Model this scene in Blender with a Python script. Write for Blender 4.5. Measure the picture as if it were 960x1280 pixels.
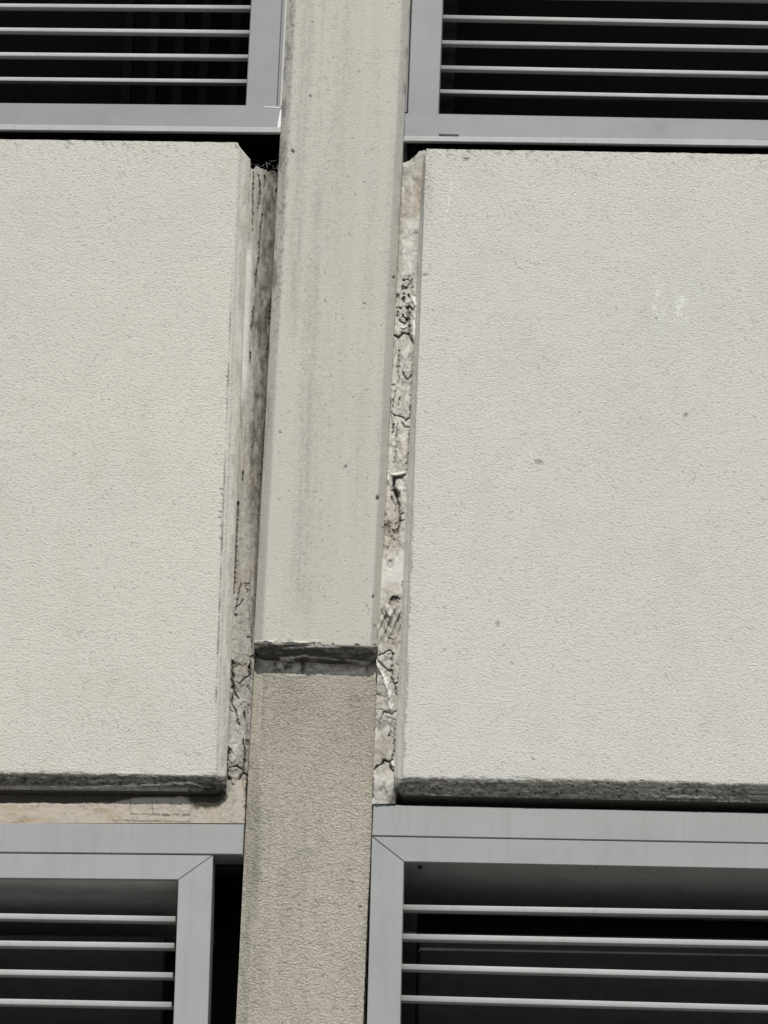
import bpy, math, random
import numpy as np
from mathutils import Matrix, Vector

for o in list(bpy.data.objects):
    bpy.data.objects.remove(o, do_unlink=True)
S = bpy.context.scene
COL = S.collection

# ------------------------------------------------------------------ camera
# Facade stands in the XZ plane, outside is -Y. Survey of the photo: 960x1280,
# long lens, looking up about 24 degrees at a second storey, rolled 2 degrees.
F = 5000.0
PITCH, YAW, ROLL, DIST = math.radians(24), math.radians(-2.5), math.radians(2.05), 7.0
d_ = Vector((math.sin(YAW)*math.cos(PITCH), math.cos(YAW)*math.cos(PITCH), math.sin(PITCH)))
r0 = Vector((math.cos(YAW), -math.sin(YAW), 0))
u0 = r0.cross(d_)
r_ = r0*math.cos(ROLL) + u0*math.sin(ROLL)
u_ = -r0*math.sin(ROLL) + u0*math.cos(ROLL)
C = Vector((0, 0, 4.4)) - d_*DIST
cam = bpy.data.cameras.new('camera')
co = bpy.data.objects.new('camera', cam); COL.objects.link(co)
m = Matrix((r_, u_, -d_)).transposed().to_4x4(); m.translation = C
co.matrix_world = m
cam.lens = F/1280*36; cam.sensor_width = 36; cam.sensor_fit = 'AUTO'
cam.clip_start = 0.1; cam.clip_end = 2000
S.camera = co

# ------------------------------------------------------------------ light
SUN_E, SUN_A = math.radians(49), math.radians(4)     # elevation; azimuth to the right of the facade's normal
w = bpy.data.worlds.new('World'); S.world = w; w.use_nodes = True
nt = w.node_tree
sky = nt.nodes.new('ShaderNodeTexSky'); sky.sky_type = 'NISHITA'; sky.sun_disc = False
sky.sun_elevation = SUN_E
sdir = Vector((math.sin(SUN_A)*math.cos(SUN_E), -math.cos(SUN_A)*math.cos(SUN_E), math.sin(SUN_E)))  # towards the sun
sky.sun_rotation = math.atan2(sdir.x, sdir.y)
bg = nt.nodes['Background']; bg.inputs['Strength'].default_value = 0.09
nt.links.new(sky.outputs[0], bg.inputs[0])
sl = bpy.data.lights.new('sun', 'SUN'); sl.energy = 3.6; sl.angle = math.radians(0.6); sl.color = (1, 0.965, 0.9)
so = bpy.data.objects.new('sun', sl); COL.objects.link(so)
so.rotation_euler = sdir.to_track_quat('Z', 'Y').to_euler(); so.location = (3, -8, 12)
S.view_settings.view_transform = 'Standard'; S.view_settings.look = 'None'
S.view_settings.exposure = 0.16; S.view_settings.gamma = 1.0

# ------------------------------------------------------------------ noise
def _h(ix, iy, s):
    n = (ix.astype(np.int64)*374761393 + iy.astype(np.int64)*668265263 + s*974634777) & 0xffffffff
    n = ((n ^ (n >> 13))*1274126177) & 0xffffffff
    n = n ^ (n >> 16)
    return (n & 0xffff)/65535.0
def vn(x, y, s=0):
    x = np.asarray(x, float); y = np.asarray(y, float)
    ix = np.floor(x); iy = np.floor(y); fx = x-ix; fy = y-iy
    fx = fx*fx*(3-2*fx); fy = fy*fy*(3-2*fy)
    a = _h(ix, iy, s)*(1-fx) + _h(ix+1, iy, s)*fx
    b = _h(ix, iy+1, s)*(1-fx) + _h(ix+1, iy+1, s)*fx
    return (a*(1-fy)+b*fy)*2-1
def fbm(x, y, o=4, s=0):
    t = 0; a = 0.5
    for k in range(o):
        t = t + a*vn(x*2**k, y*2**k, s+k*17); a *= 0.55
    return t
def worley(x, y, s=0):
    ix = np.floor(x); iy = np.floor(y)
    f1 = np.full(x.shape, 9.0); f2 = f1.copy()
    for dx in (-1, 0, 1):
        for dy in (-1, 0, 1):
            cx = ix+dx; cy = iy+dy
            d = np.hypot(cx+_h(cx, cy, s)-x, cy+_h(cx, cy, s+5)-y)
            f2 = np.minimum(f2, np.maximum(f1, d)); f1 = np.minimum(f1, d)
    return f1, f2
def ss(a, b, x):
    t = np.clip((x-a)/(b-a), 0, 1); return t*t*(3-2*t)

def P(px, py, Y):
    """point on the plane y = Y that the survey photo shows at px, py"""
    px = np.asarray(px, float); py = np.asarray(py, float); Y = np.asarray(Y, float)
    dx = [d_[k] + (px-480)/F*r_[k] - (py-640)/F*u_[k] for k in range(3)]
    t = (Y-C.y)/dx[1]
    return np.stack(np.broadcast_arrays(C.x+t*dx[0], C.y+t*dx[1], C.z+t*dx[2]), -1)

# ------------------------------------------------------------------ marks (cracks, chips, stains)
class Surf:
    def __init__(s, X, Y):
        s.X, s.Y = X, Y; z = np.zeros(X.shape)
        s.h, s.dirt, s.tan, s.pale, s.grain = z.copy(), z.copy(), z.copy(), z.copy(), np.ones(X.shape)
    def put(s, m, h=0, dirt=0, tan=0, pale=0, grain=None):
        s.h += h*m
        if dirt: s.dirt = np.maximum(s.dirt, dirt*m)
        if dirt < 0: s.dirt *= (1+dirt*m)
        if tan: s.tan = np.maximum(s.tan, tan*m)
        if pale: s.pale = np.maximum(s.pale, pale*m); s.dirt *= (1-pale*m*0.9)
        if grain is not None: s.grain = s.grain*(1-m)+grain*m
    def line(s, pts, wd, h=0, dirt=0, tan=0, pale=0, jit=1.0, fray=0.5):
        x0 = min(p[0] for p in pts)-wd*4-4; x1 = max(p[0] for p in pts)+wd*4+4
        y0 = min(p[1] for p in pts)-wd*4-4; y1 = max(p[1] for p in pts)+wd*4+4
        idx = (s.X > x0) & (s.X < x1) & (s.Y > y0) & (s.Y < y1)
        if not idx.any(): return
        X = s.X[idx]; Y = s.Y[idx]
        X = X + jit*1.6*fbm(X/5, Y/5, 3, 3); Y = Y + jit*1.6*fbm(X/5, Y/5, 3, 9)
        D = np.full(X.shape, 1e9)
        n = len(pts)-1
        for k in range(n):
            (ax, ay), (bx, by) = pts[k], pts[k+1]
            l = (bx-ax)**2+(by-ay)**2+1e-9
            t = np.clip(((X-ax)*(bx-ax)+(Y-ay)*(by-ay))/l, 0, 1)
            tt = (k+t)/n
            wk = np.clip(0.45+0.55*np.minimum(tt, 1-tt)*4, 0.4, 1)
            D = np.minimum(D, np.hypot(X-ax-t*(bx-ax), Y-ay-t*(by-ay))/wk)
        D = D/(0.88*(1+fray*vn(X/3, Y/3, 21)))
        m_ = np.zeros(s.X.shape); m_[idx] = np.exp(-(D/wd)**2)
        s.put(m_, h, dirt, tan, pale)
        if dirt > 0.5:
            m_[idx] = np.exp(-(D/(wd*2.6))**2); s.put(m_, dirt=dirt*0.3)
    def blob(s, cx, cy, rx, ry, h=0, dirt=0, tan=0, pale=0, grain=None, warp=0.5, soft=0.5, rot=0, ns=8):
        R = max(rx, ry)*2.2+5
        idx = (abs(s.X-cx) < R) & (abs(s.Y-cy) < R)
        if not idx.any(): return
        X = s.X[idx]-cx; Y = s.Y[idx]-cy
        c_, s_ = math.cos(rot), math.sin(rot)
        D = np.hypot((X*c_+Y*s_)/rx, (-X*s_+Y*c_)/ry)
        D = D + warp*fbm(s.X[idx]/ns, s.Y[idx]/ns, 4, 33)
        m_ = np.zeros(s.X.shape); m_[idx] = 1-ss(1-soft, 1+soft*0.3, D)
        s.put(m_, h, dirt, tan, pale, grain)

# ------------------------------------------------------------------ materials
def new_mat(name):
    mt = bpy.data.materials.new(name); mt.use_nodes = True
    n = mt.node_tree.nodes; l = mt.node_tree.links
    return mt, n, l, n['Principled BSDF']
def node(n, t, **kw):
    x = n.new(t)
    for k, v in kw.items():
        if k in x.inputs: x.inputs[k].default_value = v
        else: setattr(x, k, v)
    return x
def mixc(n, l, fac, a, b, mode='MIX'):
    x = n.new('ShaderNodeMix'); x.data_type = 'RGBA'; x.blend_type = mode
    for i, v in ((0, fac), (6, a), (7, b)):
        if hasattr(v, 'is_output'): l.new(v, x.inputs[i])
        else: x.inputs[i].default_value = v if i == 0 else (*v, 1)
    return x.outputs[2]
def mth(n, l, op, a, b=0.0):
    x = n.new('ShaderNodeMath'); x.operation = op
    for i, v in ((0, a), (1, b)):
        if hasattr(v, 'is_output'): l.new(v, x.inputs[i])
        else: x.inputs[i].default_value = v
    return x.outputs[0]
def rng(n, l, v, a, b, c=0.0, d=1.0):
    x = n.new('ShaderNodeMapRange'); l.new(v, x.inputs[0])
    for i, q in ((1, a), (2, b), (3, c), (4, d)): x.inputs[i].default_value = q
    return x.outputs[0]

def wall_mat(name, base, var, gscale, gdist, rough=0.85, dirtc=(0.037, 0.032, 0.022), fine=0.10, fac=1.0, tanc=(0.36, 0.29, 0.21), stretch=1.0):
    mt, n, l, bs = new_mat(name)
    tc = n.new('ShaderNodeTexCoord').outputs['Object']
    at = n.new('ShaderNodeAttribute'); at.attribute_name = 'wear'
    sep = n.new('ShaderNodeSeparateColor'); l.new(at.outputs['Color'], sep.inputs[0])
    def noise(sc, det=3, ro=0.55, vec=tc):
        x = node(n, 'ShaderNodeTexNoise', Scale=sc, Detail=det, Roughness=ro); l.new(vec, x.inputs['Vector']); return x.outputs['Fac']
    mp = n.new('ShaderNodeMapping'); l.new(tc, mp.inputs['Vector']); mp.inputs['Scale'].default_value = (1.0, 1, stretch)
    big = noise(2.3, 4); mid = noise(17, 4)
    g1 = node(n, 'ShaderNodeTexNoise', Scale=gscale, Detail=4, Roughness=0.62, Distortion=0.5); l.new(mp.outputs[0], g1.inputs['Vector']); g1 = g1.outputs['Fac']
    g2 = noise(gscale*0.45, 3, 0.6, mp.outputs[0])
    c = mixc(n, l, rng(n, l, big, 0.35, 0.65), base, var)
    c = mixc(n, l, rng(n, l, mid, 0.3, 0.75, 0.0, 0.35), c, [q*0.88 for q in base])
    gr = mth(n, l, 'ADD', mth(n, l, 'MULTIPLY', g1, 0.75), mth(n, l, 'MULTIPLY', g2, 0.25))
    c = mixc(n, l, rng(n, l, gr, 0.33, 0.47, fine*2.4, 0.0), c, [q*0.45 for q in base])     # low parts of the grain coloured darker
    c = mixc(n, l, sep.outputs[1], c, tanc)
    brk = noise(190, 3, 0.65)
    dd = mth(n, l, 'ADD', sep.outputs[0], mth(n, l, 'MULTIPLY', mth(n, l, 'SUBTRACT', brk, 0.5), mth(n, l, 'SUBTRACT', 0.75, mth(n, l, 'MULTIPLY', sep.outputs[0], 0.5))))
    dd = mth(n, l, 'MULTIPLY', rng(n, l, dd, 0.0, 1.0), rng(n, l, sep.outputs[0], 0.0, 0.06))
    c = mixc(n, l, dd, c, dirtc)
    c = mixc(n, l, sep.outputs[2], c, (0.80, 0.79, 0.75))
    l.new(c, bs.inputs['Base Color'])
    bs.inputs['Roughness'].default_value = rough
    bs.inputs['Specular IOR Level'].default_value = 0.3
    bp = n.new('ShaderNodeBump'); bp.inputs['Strength'].default_value = 1.0*fac
    bp.inputs['Distance'].default_value = gdist
    l.new(mth(n, l, 'MULTIPLY', gr, at.outputs['Alpha']), bp.inputs['Height'])
    l.new(bp.outputs[0], bs.inputs['Normal'])
    return mt

M_PANEL = wall_mat('panel_stucco', (0.59, 0.564, 0.495), (0.562, 0.54, 0.482), 255, 0.0038, fine=0.24, stretch=1.3)
M_PANEL2 = wall_mat('panel_stucco_cool', (0.58, 0.56, 0.50), (0.556, 0.547, 0.495), 255, 0.0038, fine=0.24, stretch=1.3)
M_PIL = wall_mat('pilaster_stucco', (0.49, 0.468, 0.405), (0.465, 0.447, 0.395), 280, 0.0020, fine=0.13, stretch=1.8)
M_COLUMN = wall_mat('column_stucco', (0.495, 0.455, 0.37), (0.46, 0.426, 0.352), 225, 0.0080, fine=0.36, stretch=1.35)
M_SEALJ = wall_mat('pale_joint_filler', (0.50, 0.475, 0.42), (0.45, 0.425, 0.375), 230, 0.0012, rough=0.7, dirtc=(0.062, 0.054, 0.044))
M_JOINT = wall_mat('joint_mortar', (0.40, 0.375, 0.325), (0.36, 0.335, 0.295), 260, 0.0012, rough=0.8)
M_BAND = wall_mat('mortar', (0.43, 0.375, 0.31), (0.40, 0.36, 0.30), 240, 0.0012, tanc=(0.33, 0.25, 0.16))

def metal_mat(name, base, rough=0.42):
    mt, n, l, bs = new_mat(name)
    tc = n.new('ShaderNodeTexCoord').outputs['Object']
    a = node(n, 'ShaderNodeTexNoise', Scale=9, Detail=5, Roughness=0.6); l.new(tc, a.inputs['Vector'])
    b = node(n, 'ShaderNodeTexNoise', Scale=420, Detail=3); l.new(tc, b.inputs['Vector'])
    sp = node(n, 'ShaderNodeTexNoise', Scale=110, Detail=4, Roughness=0.7); l.new(tc, sp.inputs['Vector'])
    c = mixc(n, l, rng(n, l, a.outputs['Fac'], 0.3, 0.7), base, [q*0.9 for q in base])
    mp = n.new('ShaderNodeMapping'); l.new(tc, mp.inputs['Vector']); mp.inputs['Scale'].default_value = (60, 60, 5)
    ra = node(n, 'ShaderNodeTexNoise', Scale=1.0, Detail=5, Roughness=0.65); l.new(mp.outputs[0], ra.inputs['Vector'])
    c = mixc(n, l, rng(n, l, ra.outputs['Fac'], 0.5, 0.8, 0, 0.28), c, (0.17, 0.16, 0.14))
    c = mixc(n, l, rng(n, l, b.outputs['Fac'], 0.3, 0.7, 0, 0.12), c, (0.1, 0.1, 0.1))
    c = mixc(n, l, rng(n, l, sp.outputs['Fac'], 0.70, 0.78, 0, 0.5), c, (0.14, 0.13, 0.11))
    c = mixc(n, l, rng(n, l, sp.outputs['Fac'], 0.30, 0.22, 0, 0.35), c, (0.5, 0.5, 0.48))
    oi = n.new('ShaderNodeObjectInfo'); c = mixc(n, l, rng(n, l, oi.outputs['Random'], 0, 1, 0, 0.16), c, [q*0.5 for q in base])
    l.new(c, bs.inputs['Base Color'])
    l.new(rng(n, l, a.outputs['Fac'], 0.3, 0.7, rough-0.06, rough+0.1), bs.inputs['Roughness'])
    bs.inputs['Specular IOR Level'].default_value = 0.45
    bp = n.new('ShaderNodeBump'); bp.inputs['Strength'].default_value = 0.25; bp.inputs['Distance'].default_value = 0.0006
    l.new(b.outputs['Fac'], bp.inputs['Height']); l.new(bp.outputs[0], bs.inputs['Normal'])
    return mt
M_METAL = metal_mat('grey_powder_coat', (0.205, 0.21, 0.217))
M_METAL_LIT = metal_mat('grey_powder_coat_sky_lit', (0.31, 0.318, 0.305), 0.5)  # same coat as the upper frames, sky reflection put into a lighter base
M_BEAD = metal_mat('bleached_trim', (0.45, 0.45, 0.43), 0.55)
M_SLAT = metal_mat('slat_aluminium', (0.40, 0.405, 0.39), 0.6)

def plain(name, c1, c2, sc=14, rough=0.8, spec=0.3):
    mt, n, l, bs = new_mat(name)
    tc = n.new('ShaderNodeTexCoord').outputs['Object']
    a = node(n, 'ShaderNodeTexNoise', Scale=sc, Detail=5, Roughness=0.65); l.new(tc, a.inputs['Vector'])
    l.new(mixc(n, l, rng(n, l, a.outputs['Fac'], 0.3, 0.7), c1, c2), bs.inputs['Base Color'])
    bs.inputs['Roughness'].default_value = rough; bs.inputs['Specular IOR Level'].default_value = spec
    bp = n.new('ShaderNodeBump'); bp.inputs['Strength'].default_value = 0.4; bp.inputs['Distance'].default_value = 0.003
    l.new(a.outputs['Fac'], bp.inputs['Height']); l.new(bp.outputs[0], bs.inputs['Normal'])
    return mt
M_DARK = plain('interior_shade', (0.0045, 0.0045, 0.004), (0.003, 0.003, 0.003))  # near-black colour stands in for the shade inside the upper windows
M_DIM = plain('interior_half_shade', (0.022, 0.022, 0.020), (0.014, 0.014, 0.013))  # dark colour stands in for shade on lower reveals and inner stiles
M_SOFFIT = plain('grey_soffit', (0.52, 0.52, 0.50), (0.42, 0.42, 0.41), 22)
M_POST = plain('shade_dark_post', (0.009, 0.009, 0.008), (0.006, 0.006, 0.006))  # shade put into the colour, keeps posts dim where sun passes the slats
M_BOARD = plain('dark_board', (0.038, 0.038, 0.035), (0.025, 0.025, 0.023), 30)
M_CORE = plain('core_concrete', (0.33, 0.32, 0.30), (0.28, 0.27, 0.25), 3)
M_GROUND = plain('pavement', (0.19, 0.18, 0.165), (0.14, 0.137, 0.13), 1.2)
M_BLACK = plain('black_mastic', (0.022, 0.021, 0.017), (0.05, 0.047, 0.038), 160, 0.55)
M_WHITE = plain('bare_white_scuff', (0.75, 0.75, 0.74), (0.62, 0.62, 0.6), 300, 0.5)
M_SEAL = plain('pale_sealant', (0.50, 0.485, 0.45), (0.42, 0.40, 0.36), 60, 0.55)
M_FIBRE = plain('grey_fibre', (0.16, 0.15, 0.14), (0.09, 0.085, 0.08), 200, 0.8)

# ------------------------------------------------------------------ object helpers
def link(name, me, parent=None, mat=None, loc=None):
    o = bpy.data.objects.new(name, me); COL.objects.link(o)
    if mat and not me.materials: me.materials.append(mat)
    if parent: o.parent = parent
    if loc is not None: o.location = loc
    return o
def tag(o, label=None, cat=None, group=None, kind=None):
    if cat and not kind: kind = 'thing'
    for k, v in (('label', label), ('category', cat), ('group', group), ('kind', kind)):
        if v: o[k] = v
    return o
def thing(name, loc, label, cat, group=None):
    o = bpy.data.objects.new(name, None); COL.objects.link(o); o.location = loc
    o.empty_display_size = 0.1
    return tag(o, label, cat, group)
def mesh(name, V, Fc, mat, parent=None, smooth=False, wear=None):
    """V in world metres; top-level objects get an origin at the base of their bounding box"""
    V = np.asarray(V, float).reshape(-1, 3)
    if parent is None:
        loc = np.array([(V[:, 0].min()+V[:, 0].max())/2, V[:, 1].min(), V[:, 2].min()])
        sh = loc
    else:
        loc = None; sh = np.array(parent['_w']) if '_w' in parent else np.array(parent.location)
    me = bpy.data.meshes.new(name)
    me.from_pydata((V-sh).tolist(), [], Fc)
    if smooth is not False:
        a = np.ones(len(me.polygons), bool)
        if smooth is not True: a = np.asarray(smooth, bool)
        me.polygons.foreach_set('use_smooth', a)
    if wear is not None:
        at = me.attributes.new('wear', 'FLOAT_COLOR', 'POINT')
        at.data.foreach_set('color', np.asarray(wear, np.float32).ravel())
    o = link(name, me, parent, mat, loc)
    return o

def prism(px, Yf, Yb, bev=0.0015):
    """solid with a front face given by photo corners (clockwise from top left) on plane Yf, running straight back to Yb"""
    f = P([p[0] for p in px], [p[1] for p in px], Yf)
    n = len(px); c = f.mean(0)
    # inset by bev along bisectors
    ins = []
    for i in range(n):
        a = f[i-1]-f[i]; b = f[(i+1) % n]-f[i]
        a = a/np.linalg.norm(a); b = b/np.linalg.norm(b)
        s = math.sqrt(max(1e-4, (1-a@b)/2)); bi = (a+b); bi = bi/(np.linalg.norm(bi)+1e-9)
        ins.append(f[i]+bi*bev/s)
    ins = np.array(ins); ins[:, 1] = Yf
    r1 = f.copy(); r1[:, 1] = Yf+bev
    bk = f.copy(); bk[:, 1] = Yb
    V = np.concatenate([ins, r1, bk])
    Fc = [list(range(n))[::-1]]
    for k in (0, 1):
        for i in range(n):
            j = (i+1) % n
            Fc.append([k*n+i, k*n+j, (k+1)*n+j, (k+1)*n+i])
    Fc.append([2*n+i for i in range(n)])
    Fc = [q[::-1] for q in Fc]
    return V, Fc
def add_prism(name, px, Yf, Yb, mat, parent=None, bev=0.0015):
    V, Fc = prism(px, Yf, Yb, bev); return mesh(name, V, Fc, mat, parent)

def lerp(a, b, t): return a+(b-a)*t
def dense(a, b, lo, hi, step, coarse):
    """sample positions from a to b, fine between lo and hi"""
    out = [a]; x = a
    while x < b-1e-6:
        x += step if (x >= lo-1e-6 and x < hi) else min(coarse, (lo-x) if x < lo else coarse)
        out.append(min(x, b))
    return np.array(out)

def slab(name, FQ, wl, wr, ht, hb, D, us, vs, mat, fn, back, nch=8, Y0=0.0, jit=0.6, soft=0.16, drop=0, lift=0):
    """slab with chamfered edges. FQ: photo corners TL TR BR BL of the front; w*/h*: chamfer width seen (pairs or numbers)"""
    FQ = np.array(FQ, float)
    pr = lambda q: q if isinstance(q, tuple) else (q, q)
    wl, wr, ht, hb = map(pr, (wl, wr, ht, hb))
    def axis(ts, c0, c1):
        t = [0.0]*(nch if max(c0) > 0 else 0) + list(ts) + [1.0]*(nch if max(c1) > 0 else 0)
        a0 = [1-k/nch for k in range(nch)] if max(c0) > 0 else []
        a1 = [(k+1)/nch for k in range(nch)] if max(c1) > 0 else []
        n = len(ts)
        return np.array(t), np.array(a0+[0]*(n+len(a1))), np.array([0]*(len(a0)+n)+a1)
    u, al, ar = axis(us, wl, wr); v, at_, ab = axis(vs, ht, hb)
    U, Vv = np.meshgrid(u, v)
    top = FQ[0][None, None]*(1-U[..., None])+FQ[1][None, None]*U[..., None]
    bot = FQ[3][None, None]*(1-U[..., None])+FQ[2][None, None]*U[..., None]
    Q = top*(1-Vv[..., None])+bot*Vv[..., None]
    AL, AT = np.meshgrid(al, at_); AR, AB = np.meshgrid(ar, ab)
    X = Q[..., 0]-AL*lerp(wl[0], wl[1], Vv)+AR*lerp(wr[0], wr[1], Vv)
    Y = Q[..., 1]-AT*lerp(ht[0], ht[1], U)+AB*lerp(hb[0], hb[1], U)
    Y = Y + drop*np.maximum(AL, AR)**0.8*np.clip(1-Vv*13, 0, 1)
    Y = Y - lift*(np.maximum(AL, AR)**1.5)*AB
    A = np.maximum(np.maximum(AL, AR), np.maximum(AT, AB))
    X = X + jit*((U <= 0)*(1-AL)*(fbm(Y/9, X*0+1.5, 3, 5)+1.6*fbm(Y/120, X*0+1.5, 2, 15)) + (U >= 1)*(1-AR)*(fbm(Y/9, X*0+7.5, 3, 6)+1.6*fbm(Y/120, X*0+7.5, 2, 16)))
    Y = Y + jit*((Vv >= 1)*(1-AB)*(fbm(X/9, Y*0+3.5, 3, 7)+1.4*fbm(X/90, Y*0+3.5, 2, 17)) + (Vv <= 0)*(1-AT)*fbm(X/9, Y*0+5.5, 3, 8))
    dep = D*(np.sqrt(A*A+soft*soft)-soft)/(math.sqrt(1+soft*soft)-soft)
    sf = Surf(X, Y); sf.AL, sf.AR, sf.AT, sf.AB, sf.A, sf.U, sf.V = AL, AR, AT, AB, A, U, Vv
    fn(sf)
    W = P(X, Y, Y0+dep-sf.h)
    nr, nc = X.shape
    wear = np.stack([sf.dirt, sf.tan, sf.pale, sf.grain], -1).clip(0, 1).reshape(-1, 4)
    i = np.arange(nr*nc).reshape(nr, nc)
    quads = np.stack([i[:-1, :-1], i[1:, :-1], i[1:, 1:], i[:-1, 1:]], -1).reshape(-1, 4).tolist()
    nsm = len(quads)
    loop = np.concatenate([i[0, :-1], i[:-1, -1], i[-1, :0:-1], i[:0:-1, 0]])
    W = W.reshape(-1, 3); nb = len(loop); base = nr*nc
    f1 = W[loop]; f2 = f1.copy(); f2[:, 1] = back
    W = np.concatenate([W, f1, f2])
    wl_ = wear[loop].copy()
    if drop:                                               # ledge darkened to cut bounce onto the sill above; grimy underside
        wl_[:nc] = (0.97, 0, 0, 1); wl_[nc+nr-2:nc+nr-2+nc] = (0.9, 0, 0, 1)
    wear = np.concatenate([wear, wl_, wl_])
    for k in range(nb):
        j = (k+1) % nb
        quads.append([base+k, base+j, base+nb+j, base+nb+k])
    quads.append([base+nb+k for k in range(nb)])
    sm = [True]*nsm+[False]*(nb+1)
    return W, quads, sm, wear
def add_slab(name, *a, parent=None, **k):
    mat = a[8]
    W, q, sm, wear = slab(name, *a, **k)
    return mesh(name, W, q, mat, parent, sm, wear)

def unit(vals): return (vals-vals[0])/(vals[-1]-vals[0])

# ------------------------------------------------------------------ ground and core of the building
def box(x0, x1, y0, y1, z0, z1):
    V = [(x, y, z) for x in (x0, x1) for y in (y0, y1) for z in (z0, z1)]
    return V, [[0, 1, 3, 2], [4, 6, 7, 5], [0, 4, 5, 1], [2, 3, 7, 6], [0, 2, 6, 4], [1, 5, 7, 3]]
g = mesh('ground', [(-300, -300, 0), (300, -300, 0), (300, 300, 0), (-300, 300, 0)], [[0, 1, 2, 3]], M_GROUND)
tag(g, 'plain grey paving in front of the building', 'ground', kind='structure')
V, Fc = box(-4.5, 4.5, 0.46, 1.2, 0.0, 8.5)
tag(mesh('building_wall', V, Fc, M_CORE), 'concrete core wall behind the panels and louvred windows', 'wall')

# ------------------------------------------------------------------ wall panels
def edge_speckle(s, top_y, k=1.0):
    X, Y = s.X, s.Y
    n = fbm(X/5, Y/4, 4, 11)
    s.put(ss(0.22, 0.42, n)*np.exp(-np.clip(Y-top_y, 0, None)/14.0), dirt=0.55*k)
def under_grime(s, amt=0.9, seed=2):
    X, Y = s.X, s.Y
    n = fbm(X/26, Y/3.0, 4, seed)
    m_ = ss(0.02, 0.14, s.AB+0.10*fbm(X/9, Y*0+2, 4, seed+6))*(s.AB > 0)
    s.put(m_, dirt=amt, grain=0.8)
    f_ = fbm(X/3.6, Y/1.7, 4, seed+2)
    s.dirt *= 1-m_*(0.26*ss(0.0, 0.45, n)+0.28*ss(0.05, 0.5, f_))
    s.put(m_*ss(0.05, 0.4, -f_), dirt=0.99)
    s.h += m_*(0.0007*fbm(X/9, Y/2.5, 3, seed+4)+0.0003*f_)
    e = ss(0.1, 0.5, fbm(X/11, Y/1.6, 4, seed+8))*np.exp(-((1-s.V)*790/2.2)**2)
    s.put(e*(s.AB < 0.1), dirt=0.6)
def panel_face(s, seed):
    X, Y = s.X, s.Y
    s.h += 0.0009*fbm(X/110, Y/110, 3, seed)+0.0002*fbm(X/14, Y/14, 3, seed+1)
    side = np.maximum(s.AL, s.AR)
    s.grain = 1-0.75*ss(0.1, 0.4, side)
    s.put(ss(0.15, 0.5, side), dirt=0.05)
    # pin holes and flecks over the face
    n = fbm(X/2.2, Y/2.2, 2, seed+3); s.put(ss(0.54, 0.62, n)*(side < 0.05), dirt=0.35)
    s.put(ss(0.1, 0.5, fbm(X/60, Y/90, 4, seed+5)), tan=0.07)

def left_panel(s):
    panel_face(s, 40); X, Y = s.X, s.Y
    edge_speckle(s, 176)
    under_grime(s, 0.86, 2)
    # pale peeling lips along the dirty underside
    s.line([(60, 984), (150, 983), (235, 979), (262, 984)], 0.9, 0.0015, pale=0.55, jit=1.2)
    s.line([(140, 966), (200, 968), (262, 968)], 1.0, 0.001, pale=0.4)
    s.line([(165, 971), (240, 970)], 0.7, 0.001, pale=0.35)
    s.put(ss(0.35, 0.95, s.AR+0.7*fbm(X/5, Y/22, 4, 46))*(s.AB <= 0), dirt=0.20, tan=0.18, h=0.0006)
    s.put(ss(0.72, 0.82, s.AB+0.05*fbm(X/30, Y*0, 3, 48))*(X < 235), dirt=-0.35, grain=0.1)
    s.blob(262, 988, 16, 12, -0.001, dirt=0.98)
    # thin dark line along the arris
    xe = 296-(Y-185)*0.0372
    n = 0.5+0.5*vn(Y/14, Y*0, 9)
    s.put(np.exp(-((X-xe)/1.1)**2)*ss(300, 430, Y)*(1-ss(880, 930, Y))*n, -0.0008, dirt=0.75)
    for y, dx in ((470, -2), (566, -5), (611, -3), (617, -2), (640, -3), (646, -4), (658, -2), (673, -2)):
        s.blob(296-(y-185)*0.0372+dx, y, 2.4, 1.2, -0.001, dirt=0.8, ns=3)
    s.line([(268, 566), (272, 567)], 1.0, dirt=0.8); s.blob(179, 519, 2.5, 1.4, dirt=0.4)
    s.line([(231, 943), (241, 948)], 0.9, -0.001, dirt=0.5); s.line([(243, 941), (252, 945)], 0.9, -0.001, dirt=0.5)
    s.put(np.exp(-((X-308)/6)**2)*ss(0.3, 1, s.AR)*ss(330, 180, Y), tan=0.25, dirt=0.18)
lx = dense(-620, 296, -6, 296, 2.2, 40); ly = np.concatenate([dense(176, 956, 176, 956, 2.2, 40), np.arange(956.7, 966.1, 0.7)])
LQ = [(-620, 166), (297, 178), (267, 967.5), (-650, 957)]
o = add_slab('wall_panel', LQ, 0, (16, 16), 0, (24, 22), 0.019, unit(lx), unit(ly), M_PANEL, left_panel, 0.40, drop=21, nch=15, lift=9)
tag(o, 'pale rough stucco wall panel left of the pilaster, with a wavy blackened bottom edge', 'wall panel', 'stucco wall panels between the windows')

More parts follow.
